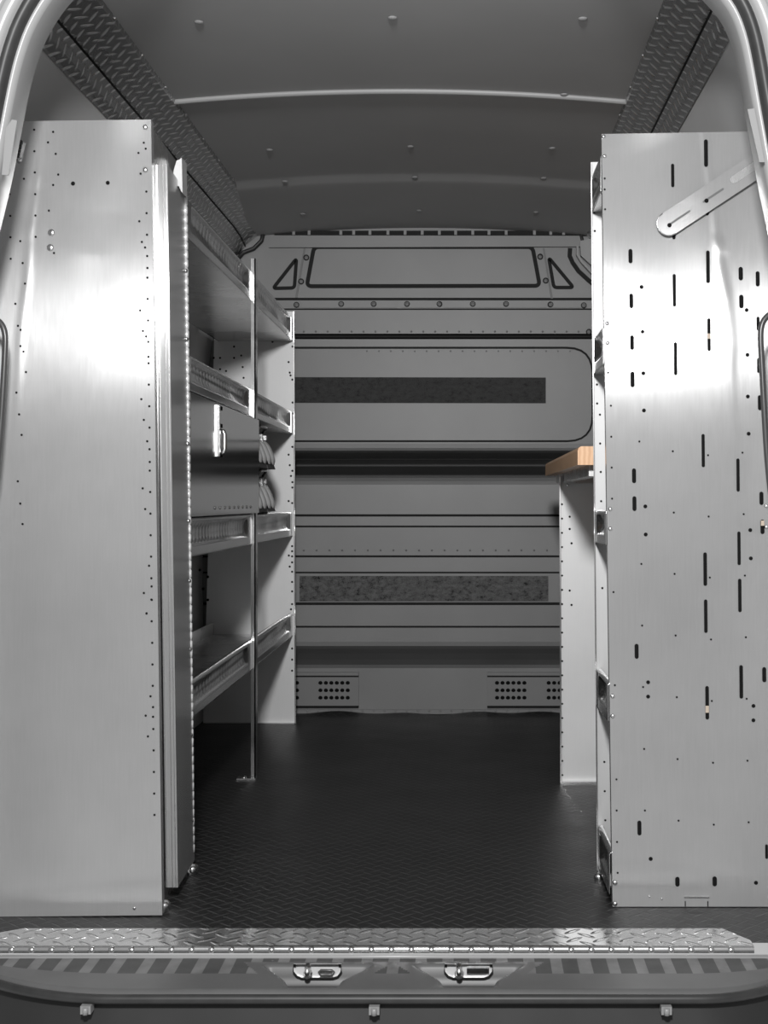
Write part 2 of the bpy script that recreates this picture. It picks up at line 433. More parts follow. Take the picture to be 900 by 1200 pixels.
# ------------------------------------------------------------------ shelf lip: pressed front edge with a ribbed groove
def lip_mesh(y0, y1, x0, x1, z0, z1, sgn=1, nseg=150):
    """pressed shelf front between y0 and y1; its face looks to +X (sgn 1) or -X (sgn -1)"""
    mb = MB(); Ln = y1-y0; h = z1-z0; m = min(.07, Ln*.12)
    def fn(u, v):
        t = u*Ln; y = y0+t; x = x0+(x1-x0)*u
        e = max(0, min(1, (t-m)/.03))*max(0, min(1, (Ln-m-t)/.03)); e = e*e*(3-2*e)
        q = (v-.56)/.30; gr = math.sqrt(max(0, 1-q*q)) if abs(q) < 1 else 0
        k = (t % .042)/.042-.5
        rib = gauss(k*.042, .004)*.18
        dep = .013*gr*e*(1-rib)
        curl = -.010*max(0, (v-.93)/.07)
        return (x+sgn*(curl-dep), y, z0+h*v)
    mb.grid(fn, nseg, 28)
    bm = mb.bm
    return mb
def tray(mb, y0, y1, x0, x1, z0, xr, up, sgn=1):
    """shelf floor from the lip (x0..x1) back to xr with a rear upstand"""
    a = .004
    mb.hexa([(x0-sgn*.001,y0,z0),(x1-sgn*.001,y1,z0),(xr,y1,z0),(xr,y0,z0),(x0-sgn*.001,y0,z0+a),(x1-sgn*.001,y1,z0+a),(xr,y1,z0+a),(xr,y0,z0+a)])
    mb.box(min(xr, xr+sgn*.004), max(xr, xr+sgn*.004), y0, y1, z0, z0+up)

# ------------------------------------------------------------------ LEFT: tall cabinet at the rear door
YL, YH = 2.77, 3.10
def quad(px, py, Y): return P(px, py, Y)
S4 = 4.0
small = [(160,128),(249,138),(225,187),(161,229),(261,241),(163,328),(112,358),(273,338),(249,387),(45,430),(165,430),(229,507),(48,532),(166,530),(49,632),(95,650),(167,630),(50,733),(253,706),(106,753),(117,849),(72,944),(84,1047),(97,1066),(96,1142),(110,1168),(674,189),(683,217),(649,237),(659,334),(686,418),(687,519),(653,557),(689,620),(665,654),(680,680),(690,720),(691,776),(691,821),(692,921),(657,975),(694,1022),(670,1071),(685,1097),(695,1122),(696,1192)]
LH = [(x/4, 120+y/4, 1.35) for x, y in small]
LH += [(x/3.75, 400+y/3.75, 1.35) for x, y in [(114,135),(72,225),(84,321),(95,411),(78,615),(89,713),(99,803),(652,68),(653,96),(654,190),(621,254),(656,285),(632,345),(657,379),(647,439),(657,474),(658,530),(658,568),(627,646),(660,662),(638,737),(661,757),(662,852),(664,946),(655,986),(665,1041),(666,1077),(632,1106),(667,1136),(644,1195)]]
LH += [(x/3, 700+y/3, 1.35) for x, y in [(532,8),(515,57),(533,84),(535,160),(536,236),(537,311),(529,348),(538,386),(512,416),(538,420),(539,463),(520,489),(540,538),(541,614),(542,690),(543,765)]]
LH += [(342/4, 215, 2.5), (505/4, 214.2, 2.4)]
def lerp_tab(tab, y):
    if y <= tab[0][0]: return tab[0][1]
    for (a, xa), (b, xb) in zip(tab, tab[1:]):
        if y <= b: return xa+(xb-xa)*(y-a)/(b-a)
    return tab[-1][1]
creaseL = [(140,51),(200,44),(270,35),(330,32),(385,25),(430,22),(520,18),(640,11),(760,6)]
def cr_l(px, py):
    a = .0016*(1 if py < 400 else max(.25, 1-(py-400)/260)) if py < 820 else 0
    d = px-lerp_tab(creaseL, py)
    b = gauss(d, 4.2)*a + .0006*gauss(d, 25)
    b += .0015*gauss(math.hypot((px-38)/1.7, py-206), 5)+.0012*gauss(math.hypot(px-31, (py-266)*1.6), 6)
    b += .0005*math.sin(px*.021+py*.004)*math.sin(py*.006+1)+.0003*math.sin(px*.05+2)
    return b
def lean(py, Y): return Y+.032*(588-py)*Y/F*(1 if py < 588 else .3)
def panel_mesh(Y, top, bottom, left, right, crease, holes, slots, nu, nv, flange_dir, fl=.022):
    """left/right: px edge as functions of t (0 top..1 bottom); top/bottom: px rows at the two sides"""
    mb = MB()
    def off(px, py): return crease(px, py)-.032*(588-py)*Y/F*(1 if py < 588 else .3)
    def fn(u, v):
        yl = top[0]+(bottom[0]-top[0])*v; yr = top[1]+(bottom[1]-top[1])*v
        py = yl+(yr-yl)*u; px = left(py)+(right(py)-left(py))*u
        return P(px, py, Y-off(px, py))
    mb.grid(fn, nu, nv)
    # folded return flanges along the inner edge and the top
    edge = right if flange_dir > 0 else left
    ys = [(top[1 if flange_dir > 0 else 0])+(bottom[1 if flange_dir > 0 else 0]-top[1 if flange_dir > 0 else 0])*k/30 for k in range(31)]
    for a, b in zip(ys, ys[1:]):
        pa, pb = P(edge(a), a, Y-off(edge(a), a)), P(edge(b), b, Y-off(edge(b), b))
        mb.face([pa, pb, pb+Vector((0,fl,0)), pa+Vector((0,fl,0))], 0)
    pa, pb = P(left(top[0]), top[0], Y-off(left(top[0]), top[0])), P(right(top[1]), top[1], Y-off(right(top[1]), top[1]))
    mb.face([pa, pb, pb+Vector((0,fl,0)), pa+Vector((0,fl,0))], 0)
    for px, py, r in holes:
        p = P(px, py, Y-off(px, py)-.0012); mb.disc(p, r*Y/F, 1, 10)
    for px, ya, yb, hw in slots:
        a, b = P(px, ya+hw, Y-off(px, ya+hw)-.0016), P(px+(yb-ya)*.008, yb-hw, Y-off(px, yb-hw)-.0016); mb.slot(a, b, hw*Y/F, 1)
    return mb
lright = lambda py: 177+(190-177)*(py-140)/933
lleft = lambda py: 22-44*(py-142)/200 if py < 342 else -22.0
cab = thing('storage_cabinet', 'tall aluminium cabinet with punched end panel, at the left of the rear door', 'cabinet', (-.8, 2.95, 0))
mb = panel_mesh(YL, (142,140), (1074.5,1072.5), lleft, lright, cr_l, LH, [], 80, 110, 1)
ep = obj('end_panel', mb, [M['panel'], M['hole']], cab, fix=False, uvfn=xz, label='bright punched aluminium end panel')
for px, py, r in ((60,272.5,4.2),(58.7,290,4.2),(170,148.8,3),(170,198.8,3),(157.5,1064,2.2)):
    mb = MB(); mb.dome(P(px,py,lean(py,YL)-.0015), r*YL/F, .003); obj('rivet', mb, M['zinc'], ep)
# sheet frame facing the aisle, behind the door
xf = lambda Y, z: -.652+.014*(1.6-z)/1.6
mb = MB()
mb.hexa([(-.642,YL+.03,.0),(-.642,YH,.0),(-.655,YH,.0),(-.655,YL+.03,.0),(-.656,YL+.03,1.615),(-.656,YH,1.60),(-.669,YH,1.60),(-.669,YL+.03,1.615)])
obj('side_frame', mb, M['alu'], cab)
mb = MB(); mb.hexa([(-.645,YH-.006,.0),(-.645,YH,.0),(-.97,YH,.0),(-.97,YH-.006,.0),(-.655,YH-.006,1.57),(-.655,YH,1.57),(-.93,YH,1.57),(-.93,YH-.006,1.57)])
obj('inner_panel', mb, M['alu_matt'], cab)
mb = MB(); mb.hexa([(-.66,YL+.05,1.592),(-.66,YH,1.592),(-.95,YH,1.592),(-.95,YL+.05,1.592),(-.66,YL+.05,1.598),(-.66,YH,1.598),(-.95,YH,1.598),(-.95,YL+.05,1.598)])
obj('top_panel', mb, M['alu'], cab)
# door with a thick folded edge
YD = 2.865
def dx(py): return (py-193)/850
mb = MB()
a0, a1, b1, b0 = P(183,193,YD), P(196.2,193,YD), P(208.5,1040,YD), P(194.5,1040,YD)
mb.hexa([b0, b1, b1+Vector((-.012,.235,-.004)), b0+Vector((-.002,.235,-.004)), a0, a1, a1+Vector((-.012,.235,0)), a0+Vector((-.002,.235,0))])
door = obj('door', mb, M['panel'], cab, uvfn=lambda c: (c.x+c.y, c.z))
mb = MB()
for o_, w_ in ((.0, .0022), (.0125, .0016), (.0195, .0016)):
    q0, q1 = b0+Vector((o_+.001,-.0015,0)), a0+Vector((o_+.001,-.0015,0))
    mb.hexa([q0, q0+Vector((w_,0,0)), q0+Vector((w_,.002,0)), q0+Vector((0,.002,0)), q1, q1+Vector((w_,0,0)), q1+Vector((w_,.002,0)), q1+Vector((0,.002,0))])
obj('edge_bead', mb, M['alu'], door)
mb = MB()                                             # piano hinge: stacked knuckles
pt, pb_ = P(217.0,232,YH-.010), P(225.4,1000,YH-.010)
nk = 74
for k in range(nk):
    a = pt.lerp(pb_, k/nk); b = pt.lerp(pb_, (k+.86)/nk); mb.tube([a, b], .0056, 8)
mb.tube([pt, pb_], .0042, 6)
obj('piano_hinge', mb, M['bright'], door)
for py in (318,398,520,610,680,760,860,960):
    mb = MB(); p = pt.lerp(pb_, (py-232)/768); mb.dome(p+Vector((.002,-.012,0)), .0045, .004, (1,-.6,0)); obj('screw', mb, M['zinc'], door)
mb = MB()                                             # gusset bracket at the top and the foot bracket
mb.prism([P(207,188,3.0),P(212.6,186,3.0),P(213.4,224,3.0),P(210,220,3.0),P(203,208,3.0),P(203.5,200,3.0)], (0,.03,0))
mb.prism([P(211,186,2.99),P(213,185,2.99),P(213.8,226,2.99),P(211.6,223,2.99)], (0,.05,0))
gs = obj('gusset', mb, M['alu_near'], cab)
mb = MB()
for px, py in ((207,213.5),(208.8,219.5)): mb.disc(P(px,py,2.9985), 1.5*3/F, 0, 10)
obj('bolt_hole', mb, M['hole'], gs)
mb = MB(); mb.prism([P(217,1003,YH-.03),P(222.5,1001,YH-.03),P(223,1028,YH-.03),P(216.5,1032,YH-.03)], (0,.02,0)); obj('foot_bracket', mb, M['alu_shiny'], cab)
for px, py, Y in ((193,1062,YL+.02),(226,1019,YH-.03)):
    mb = MB(); mb.dome(P(px,py,Y), .010, .008, (.6,-.8,0)); mb.dome(P(px,py,Y), .014, .003, (.6,-.8,0)); obj('bolt', mb, M['zinc'], cab)

# ------------------------------------------------------------------ LEFT: open shelving
YM, YF = 4.135, 5.17
xl = lambda Y: -.646-.022*(Y-YH)/(YF-YH)              # front plane of the shelving
su = thing('shelving_unit', 'long open aluminium shelving with four ribbed-lip shelves along the left side', 'shelving', (-.82, 4.15, 0))
for (z0a, z1a, z0b, z1b, xr, upst) in ((1.425,1.518,1.47,1.56,-.95,.03),(1.103,1.182,1.092,1.184,-.97,.04),(.722,.812,.702,.800,-.97,.05),(.358,.438,.312,.408,-.97,.05)):
    z0, z1 = (z0a+z0b)/2, (z1a+z1b)/2
    mb = MB(); tray(mb, YH+.002, YF-.002, xl(YH), xl(YF), z0, xr, upst)
    sh = obj('shelf', mb, M['alu'], su)
    for ya, yb in ((YH+.004, YM-.006), (YM+.006, YF-.004)):
        mb = lip_mesh(ya, yb, xl(ya), xl(yb), z0, z1)
        o = obj('lip', mb, M['alu_shiny'], sh)
        md = o.modifiers.new('thickness', 'SOLIDIFY'); md.thickness = .002; md.offset = -1
# far end panel with holes and a foot flange
mb = MB()
def fpx(py): return 343.5+2.5*(py-365)/480
mb.hexa([P(238,848,YF),P(346,848,YF),P(346,848,YF)+Vector((0,.003,0)),P(238,848,YF)+Vector((0,.003,0)),P(252,365,YF),P(343.5,365,YF),P(343.5,365,YF)+Vector((0,.003,0)),P(252,365,YF)+Vector((0,.003,0))])
fp_mb = mb
mb = MB(); mb.hexa([P(343.4,365,YF-.02),P(344.8,365,YF-.02),P(344.2,365,YF),P(343.2,365,YF),P(345.4,848,YF-.02),P(346.9,848,YF-.02),P(346.6,848,YF),P(345.2,848,YF)])
mb.box(XP(240,YF), XP(346,YF), YF-.025, YF, .0005, .006); fl_mb = mb
mb = fp_mb
def cp(crop, sc, pts): return [(crop[0]+x/sc, crop[1]+y/sc) for x, y in pts]
fh = cp((180,380), 4.286, [(376,72),(404,112),(440,157),(404,169),(447,215),(452,269),(334,169),(302,169),(334,226),(364,235),(506,88),(597,88),(698,112),(678,190),(684,243),(688,257),(697,278),(698,393),(697,448),(678,655),(697,616),(684,708),(697,736),(690,762),(697,793),(697,820),(678,888),(696,898),(684,942)])
fh += [(342.3, y) for y in (640,646,652,659,670,682,693,708,721,760,773,786)]+[(338.5,651),(339.5,664),(341,714),(243.5,676),(243.5,703),(238,690),(234,668)]
for px, py in fh: mb.disc(P(px,py,YF-.0012), 1.25*YF/F*(1.3 if px < 250 else 1), 1, 10)
fp = obj('end_panel', mb, [M['alu_matt'], M['hole']], su, label='far end panel of punched matt aluminium')
obj('edge_flange', fl_mb, M['alu_shiny'], fp)
# middle upright: an angle with a foot
mb = MB()
xu = xl(YM)
mb.box(xu-.004, xu+.010, YM-.003, YM, .002, ZP(303,YM)); mb.box(xu+.006, xu+.010, YM-.003, YM+.035, .004, ZP(303,YM))
mb.box(xu-.045, xu+.012, YM-.02, YM+.012, .0005, .006)
up = obj('upright', mb, M['alu_shiny'], su, label='narrow middle upright with a small foot')
mb = MB(); mb.dome((xu-.025, YM-.004, .006), .008, .005, (0,0,1)); obj('bolt', mb, M['zinc'], up)
# closed lid between second and third shelf, mirror bright, with latch
mb = MB()
xd = lambda Y: xl(Y)+.012
ya, yb = YH+.006, YM+.055
mb.hexa([(xd(ya)-.014,ya,.806),(xd(ya),ya,.806),(xd(yb),yb,.806),(xd(yb)-.014,yb,.806),(xd(ya)-.014,ya,1.09),(xd(ya),ya,1.09),(xd(yb),yb,1.09),(xd(yb)-.014,yb,1.09)])
lid = obj('door', mb, M['alu_mirror'], su, label='closed mirror-bright aluminium lid')
yl_ = 3.49
mb = MB(); mb.box(xd(yl_)-.001, xd(yl_)+.006, yl_-.036, yl_-.022, .955, 1.085)
hp = obj('latch_plate', mb, M['alu_shiny'], lid)
mb = MB(); mb.tube([(xd(yl_)-.001, yl_, 1.022),(xd(yl_)+.010, yl_, 1.02),(xd(yl_)+.013, yl_, 1.01),(xd(yl_)+.013, yl_, .975),(xd(yl_)+.010, yl_, .966),(xd(yl_)-.001, yl_, .964)], .0055, 8)
obj('latch_handle', mb, M['zinc'], lid)
for q in (1.03, 1.075, .955):
    mb = MB(); mb.box(xd(yl_)+.0005, xd(yl_)+.002, yl_-.02, yl_+.03, q, q+.010); obj('latch_gap', mb, M['hole'], lid)
for k in range(9):
    mb = MB(); y = 3.42+k*.075; mb.dome((xd(y), y, .825), .0045, .003, (1,0,0)); obj('rivet', mb, M['zinc'], lid)

# small parts cases in the far bay: slanted silver fronts, black edges, two tiers of two
def parts_case(loc, label, h=.118):
    t = thing('parts_case', label, 'case', loc, 'silver cases on the third shelf')
    o = Vector(loc); w, d = .165, .20
    H = min(h, .110); zo = h-H                                # only the top .138 shows above the shelf lip
    mb = MB()                                         # black body, slanted front (leans out at the foot)
    sec = [(-d,0),(-.04,0),(-.04,zo-.004),(.016,zo-.004),(-.026,h),(-d,h)] if zo > .05 else [(-d,0),(.016,0),(-.026,h),(-d,h)]
    mb.prism([o+Vector((a,0,b)) for a, b in sec], (0,w,0))
    obj('body', mb, M['rubber'], t)
    def fr(u, v, a, bb):
        y = a+(bb-a)*u; z = zo+H*(.06+.72*v); x = .016-.042*(z-zo)/H
        return o+Vector((x+.002+.012*(1-abs(2*u-1)**3)*(1-abs(2*v-1)**4), y, z))
    for ya_, yb__ in ((.010, .066), (.096, w-.013)):
        mb = MB(); mb.grid(lambda u, v: fr(u, v, ya_, yb__), 10, 8)
        obj('front_cover', mb, M['bright'], t, label='curved silver front cover')
    for q in (.028, .112):
        mb = MB(); mb.box(o.x-.030, o.x-.008, o.y+q, o.y+q+.026, o.z+zo+H*.80, o.z+zo+H*.93); obj('latch', mb, M['zinc'], t)
    mb = MB(); mb.tube([o+Vector((-.025,.02,h)), o+Vector((-.012,.02,h+.020)), o+Vector((-.012,w-.02,h+.020)), o+Vector((-.025,w-.02,h))], .0045, 8); obj('handle', mb, M['alu_shiny'], t)
    return t
zs = .7175
for tier, tn in ((0, 'lower'), (1, 'upper')):
    for k, kn in ((0, 'next to the middle upright'), (1, 'farther from the middle upright')):
        parts_case((xl(4.4)-.002, YM+.065+k*.185, zs+tier*.230), 'small slanted silver and black case, %s tier, %s' % (tn, kn), .205 if tier == 0 else .118)

# ------------------------------------------------------------------ RIGHT: slotted cabinet
YQ, YG = 2.835, 3.07
sc = 4.286
slots = []
def addslots(oy, lst): slots.extend((690+x/sc, oy+a/sc, oy+b/sc, w/2/sc) for x, a, b, w in lst)
addslots(140, [(421,222,340,16),(588,100,238,20),(429,776,940,16),(598,658,822,18),(603,998,1163,17),(209,650,722,20),(213,874,948,20),(217,1083,1157,20),(763,740,808,22),(848,762,838,20),(766,880,948,22),(850,990,1060,16),(435,1118,1284,16),(427,490,602,16),(594,365,482,17)])
addslots(400, [(219,152,230,20),(574,465,632,16),(227,638,712,20),(229,778,852,20),(749,588,755,16),(754,955,1124,16),(584,1060,1228,18),(852,84,158,14),(859,270,346,20),(867,755,822,20),(872,895,968,20)])
addslots(660, [(758,78,246,17),(587,182,350,17),(240,405,480,20),(594,617,785,18),(765,512,680,18),(881,522,598,20)])
addslots(860, [(254,436,510,20),(445,718,767,22),(632,716,766,22),(893,555,628,14)])
RH = []
def addh(oy, lst, r): RH.extend((690+x/sc, oy+y/sc, r) for x, y in lst)
addh(140, [(265,841),(270,1066),(793,957),(797,1182)], 2.3)
addh(400, [(274,160),(277,347),(799,277),(803,464),(284,829),(286,970),(811,948),(814,1090)], 2.3)
addh(660, [(298,598),(298,670),(827,717),(827,789)], 2.3); addh(860, [(311,628),(840,748)], 2.4)
addh(140, [(80,296),(80,351),(82,451)], 1.2)
addh(400, [(97,157),(111,323),(113,479),(115,634),(117,790),(254,503),(422,552),(599,572),(772,559),(427,860),(602,880),(778,868),(264,1118),(431,1168)], 1.2)
addh(660, [(608,72),(784,62),(124,145),(268,313),(436,363),(614,383),(789,372),(131,613),(273,622),(442,673),(618,692),(793,681),(278,933),(446,984),(624,1002),(797,992),(139,1086)], 1.2)
addh(860, [(140,385),(282,385),(451,436),(628,456),(803,444),(142,543),(145,698)], 1.2)
creaseR = [(150,824),(240,836),(300,842),(345,850),(400,857),(430,856),(480,860),(560,864),(700,866)]
def cr_r(px, py):
    a = .0018*max(.2, 1-max(0, py-400)/200) if py < 640 else 0
    d = px-lerp_tab(creaseR, py)
    w = 4.0+(2.5*gauss(py-370, 60))
    b = gauss(d, w)*a+.0006*gauss(d, 25)
    b += .002*gauss(math.hypot(px-844, (py-289)*1.3), 6)
    b += .0005*math.sin(px*.019+1+py*.003)*math.sin(py*.0055+.4)
    return b
rleft = lambda py: 705+(718-705)*(py-157)/905
rright = lambda py: 882+46*(py-155)/200 if py < 355 else 928.0
rc = thing('slotted_cabinet', 'tall aluminium cabinet with slotted end panel, at the right of the rear door', 'cabinet', (.45, 2.95, 0))
mb = panel_mesh(YQ, (157,154), (1062.5,1062.5), rleft, rright, cr_r, RH, slots, 80, 110, -1)
rp = obj('end_panel', mb, [M['panel'], M['hole']], rc, fix=False, uvfn=xz, label='bright aluminium end panel full of slots')
for px, py, r in ((707.5,160,2.4),(708.5,183,2.4),(711.5,379,2.6),(711.7,402,2.6),(715.2,596.5,2.7),(715.2,619.5,2.7),(718,815.6,2.8),(718,839,2.8),(720.8,1034.3,3),(720.8,1058.8,3),(761,1050,1.2),(775.5,1053,1.2),(898,593,2.4),(898,617.5,2.4)):
    mb = MB(); mb.dome(P(px,py,lean(py,YQ)-.0015), r*YQ/F, .004); obj('rivet', mb, M['zinc'], rp)
YK = lean(1056, YQ)-.001
mb = MB()
for a, b in ((803,802),(829.5,829)): mb.prism([P(a-.5,1056,YK),P(a+.5,1056,YK),P(a+.5,1062,YK),P(a-.5,1062,YK)], (0,-.0016,0), 1)
mb.prism([P(801.5,1050.5,YK),P(831,1050.5,YK),P(831,1052,YK),P(801.5,1052,YK)], (0,-.002,0), 0); obj('knockout_tab', mb, [M['alu_shiny'], M['hole']], rp)
mb = MB()
for px, y0_, y1_ in ((690+588/sc, 170, 178), (690+594/sc, 827, 835), (690+872/sc, 610, 616), (690+603/sc, 391, 397)):
    YK = lean(y0_, YQ)-.001
    mb = MB(); mb.prism([P(px-1.9,y0_,YK),P(px+1.9,y0_,YK),P(px+1.9,y1_,YK),P(px-1.9,y1_,YK)], (0,-.0022,0)); obj('slot_backing', mb, M['tan'], rp, label='tan material showing through the slot')
# second panel, close behind, with its own row of holes
mb = MB()
pl = lambda py: 692.6+(700-692.6)*(py-190)/800
mb.hexa([P(pl(1030),1025,YG),P(900,1025,YG),P(900,1025,YG)+Vector((0,.003,0)),P(pl(1030),1025,YG)+Vector((0,.003,0)),P(692.6,190,YG),P(850,186,YG),P(850,186,YG)+Vector((0,.003,0)),P(692.6,190,YG)+Vector((0,.003,0))])
for px, py in cp((690,140), sc, [(28,415),(28,466),(30,560)])+cp((690,400), sc, [(41,217),(42,312),(56,368),(57,513),(60,656),(62,803)])+cp((690,660), sc, [(68,125),(73,561),(78,998)])+cp((690,860), sc, [(80,288),(83,434),(84,580)]):
    mb.disc(P(px,py,YG-.0012), 1.3*YG/F, 1, 10)
ip = obj('inner_panel', mb, [M['alu_near'], M['hole']], rc)
mb = MB(); mb.hexa([P(692.3,190,YG-.02),P(693.6,190,YG-.02),P(693.6,190,YG),P(692.3,190,YG),P(699.6,1025,YG-.02),P(701,1025,YG-.02),P(701,1025,YG),P(699.6,1025,YG)]); obj('edge_flange', mb, M['alu_shiny'], ip)
for zc, hh in ((1.53,.08),(1.168,.085),(.787,.075),(.425,.085),(.07,.09)):
    fx_ = lambda z: .277+.019*(1.6-z)/1.6
    z0 = zc-hh/2
    mb = MB(); tray(mb, YQ+.05, YG-.002, fx_(zc)-.002, fx_(zc)-.002, z0, .60, .03, -1)
    sh = obj('shelf', mb, M['alu'], rc)
    o = obj('lip', lip_mesh(YQ+.006+.032*(zc-.84)*(1 if zc>.84 else .3), YG-.004, fx_(zc)-.003, fx_(zc)-.005, z0, z0+hh, -1, 60), M['alu_shiny'], sh)
    md = o.modifiers.new('thickness', 'SOLIDIFY'); md.thickness = .002; md.offset = -1
mb = MB(); mb.dome(P(701,1028,YG-.03), .010, .008, (-.5,-.8,0)); obj('bolt', mb, M['zinc'], rc)
# slotted strap screwed slantwise to the panel
Ys = lean(262, YQ)-.014
A_, B_ = Vector((784,262,0)), Vector((905,182,0)); tdir = (B_-A_).normalized(); nd = Vector((-tdir.y, tdir.x, 0))
def strap_poly(hw, a, b, n=10):
    pts = []
    for i in range(n+1):
        an = math.pi*i/n; q = a+nd*hw*math.cos(an)-tdir*hw*math.sin(an); pts.append(q)
    pts += [b-nd*hw, b+nd*hw]
    return pts
st = thing('slotted_strap', 'flat slotted aluminium strap fixed slantwise at the top of the right end panel', 'strap', P(784,276,Ys))
mb = MB(); mb.prism([P(q.x,q.y,Ys) for q in strap_poly(14, A_, B_)], (0,.005,0)); obj('plate', mb, M['panel'], st, uvfn=xz)
for k0, k1, hw in ((0,28,1.2),(48,75,1.2)):
    a, b = A_+tdir*k0+nd*1, A_+tdir*k1+nd*1
    mb = MB(); mb.slot(P(a.x,a.y,Ys-.0008), P(b.x,b.y,Ys-.0008), hw*Ys/F, 0); obj('slot', mb, M['slot'], st)
mb = MB(); a, b = A_+tdir*92-nd*1, A_+tdir*140-nd*1
mb.slot(P(a.x,a.y,Ys-.0008), P(b.x,b.y,Ys-.0008), 4.5*Ys/F, 0); obj('recess', mb, M['alu'], st)
for k in (0, 52):
    mb = MB(); a = A_+tdir*k+nd*1; mb.disc(P(a.x,a.y+1,Ys-.0012), 2.6*Ys/F, 0, 10); obj('bolt_hole', mb, M['hole'], st)
mb = MB(); mb.tube([P(q.x,q.y,Ys) for q in [A_+nd*-14+tdir*118]+strap_poly(14, A_, B_)[::-1][2:]][1:], .0012, 6); obj('raised_rim', mb, M['alu_shiny'], st)

# ------------------------------------------------------------------ RIGHT: workbench
wb = thing('workbench', 'workbench with a thick light wooden top behind the right slotted cabinet', 'workbench', (.44, 3.8, 0))
mb = MB()
zt, zu, xb_ = .968, .925, .25
sec = [(xb_,zu),(xb_,zt-.010),(xb_+.002,zt-.004),(xb_+.008,zt),(.64,zt),(.64,zu)]
mb.prism([(x,3.15,z) for x, z in sec], (0,1.34,0)); obj('worktop', mb, M['wood'], wb, label='light wooden worktop')
YS = 4.09
mb = MB()
mb.hexa([(XP(656.5,YS),YS,.0),(.64,YS,.0),(.64,YS+.003,.0),(XP(656.5,YS),YS+.003,.0),(XP(655.5,YS),YS,.922),(.60,YS,.922),(.60,YS+.003,.922),(XP(655.5,YS),YS+.003,.922)])
sp_mb = mb
mb = MB(); mb.hexa([(XP(656.0,YS),YS-.022,.001),(XP(657.6,YS),YS-.022,.001),(XP(657.4,YS),YS,.001),(XP(656.4,YS),YS,.001),(XP(655.0,YS),YS-.022,.915),(XP(656.4,YS),YS-.022,.915),(XP(656.4,YS),YS,.915),(XP(655.2,YS),YS,.915)])
mb.box(XP(656.5,YS), .64, YS-.026, YS, .0005, .007); fl_mb = mb
mb = sp_mb
for k in range(20): mb.disc(P(658.6+.02*k, 591+k*16.7, YS-.0012), 1.2*YS/F, 1, 10)
for px, py in cp((620,600), 3.214, [(153,64),(160,118),(153,296),(160,350)])+cp((620,300), 3.214, [(153,982),(153,1028),(160,1082)]): mb.disc(P(px,py,YS-.0012), 1.3*YS/F, 1, 10)
sp = obj('support_panel', mb, [M['alu_matt'], M['hole']], wb)
obj('edge_flange', fl_mb, M['alu_shiny'], sp)
mb = MB(); mb.box(xb_+.03, xb_+.06, 3.2, 4.4, zu-.025, zu); mb.box(xb_+.03, .62, YS-.03, YS-.004, zu-.03, zu-.001); obj('rail', mb, M['alu'], wb)
for px, py in ((665,568.5),(669.5,561)):
    mb = MB(); mb.dome(P(px,py,YS-.032), .005, .004); obj('screw', mb, M['zinc'], wb)

# ------------------------------------------------------------------ rear opening frame
curve = [(-62,1120),(-68,1000),(-66,800),(-58,600),(-42,450),(-20,330),(0,250),(12,200),(21,152),(30,105),(38,72),(50,38),(72,2),(100,-26),(140,-55),(220,-92),(330,-108),(450,-112),(560,-108),(680,-92),(765,-52),(806,-24),(832,2),(847,22),(857,50),(864,85),(870,120),(878,165),(887,215),(897,262),(914,350),(938,500),(953,700),(962,900),(966,1120)]
def smooth_curve(pts, it=2):
    pts = [Vector((a, b)) for a, b in pts]
    for _ in range(it):
        out = [pts[0]]
        for a, b in zip(pts, pts[1:]): out += [a*.75+b*.25, a*.25+b*.75]
        out.append(pts[-1]); pts = out
    return pts
cv = [P(q.x, q.y, YR) for q in smooth_curve(curve)]
nr = []
for i in range(len(cv)):
    t = cv[min(i+1, len(cv)-1)]-cv[max(i-1, 0)]; nr.append(Vector((-t.z, 0, t.x)).normalized())
pxm = YR/F
def sweep(profile, mats):                            # profile: (outward px, depth m)
    mb = MB(); rings = []
    for p, n in zip(cv, nr):
        rings.append([mb.bm.verts.new(p+n*o*pxm+Vector((0,d,0))) for o, d in profile])
    for a, b in zip(rings, rings[1:]):
        for k in range(len(profile)-1):
            f = mb.bm.faces.new((a[k], a[k+1], b[k+1], b[k])); f.smooth = True; f.material_index = mats[k]
    return mb
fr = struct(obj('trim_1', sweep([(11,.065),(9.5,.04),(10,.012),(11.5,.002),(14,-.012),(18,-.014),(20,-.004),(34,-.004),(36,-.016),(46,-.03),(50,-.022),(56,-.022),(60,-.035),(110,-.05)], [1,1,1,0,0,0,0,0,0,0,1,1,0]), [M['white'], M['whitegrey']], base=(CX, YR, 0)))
obj('rubber_seal', sweep([(18.5,-.004),(19,-.018),(22,-.027),(27,-.031),(31,-.027),(33.5,-.018),(34,-.004)], [0]*6), M['rubber'], fr, label='black rubber seal round the opening')
# strike plate tape patches on the posts
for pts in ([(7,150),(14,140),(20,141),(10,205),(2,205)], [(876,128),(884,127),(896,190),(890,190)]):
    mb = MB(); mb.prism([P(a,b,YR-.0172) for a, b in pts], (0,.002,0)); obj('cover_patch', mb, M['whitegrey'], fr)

# grab handles
for pts, lab in (([(-30,350),(-8,372),(2,379),(6,390),(6.5,402),(4,450),(0,510),(-6,570),(-14,600),(-40,610)], 'dark grey bar grab handle on the left door post'),
                 ([(935,350),(912,362),(898,371),(892.5,380),(891,394),(892.5,420),(895,470),(899,540),(906,600),(935,630)], 'dark grey bar grab handle on the right door post')):
    q = smooth_curve(pts, 2); t = tag(obj('grab_handle', (lambda m: (m.tube([P(v.x,v.y,2.66) for v in q], 3.6*2.66/F, 12), m)[1])(MB()), M['handle'], base=P(pts[5][0],pts[5][1],2.66)), lab, 'handle')
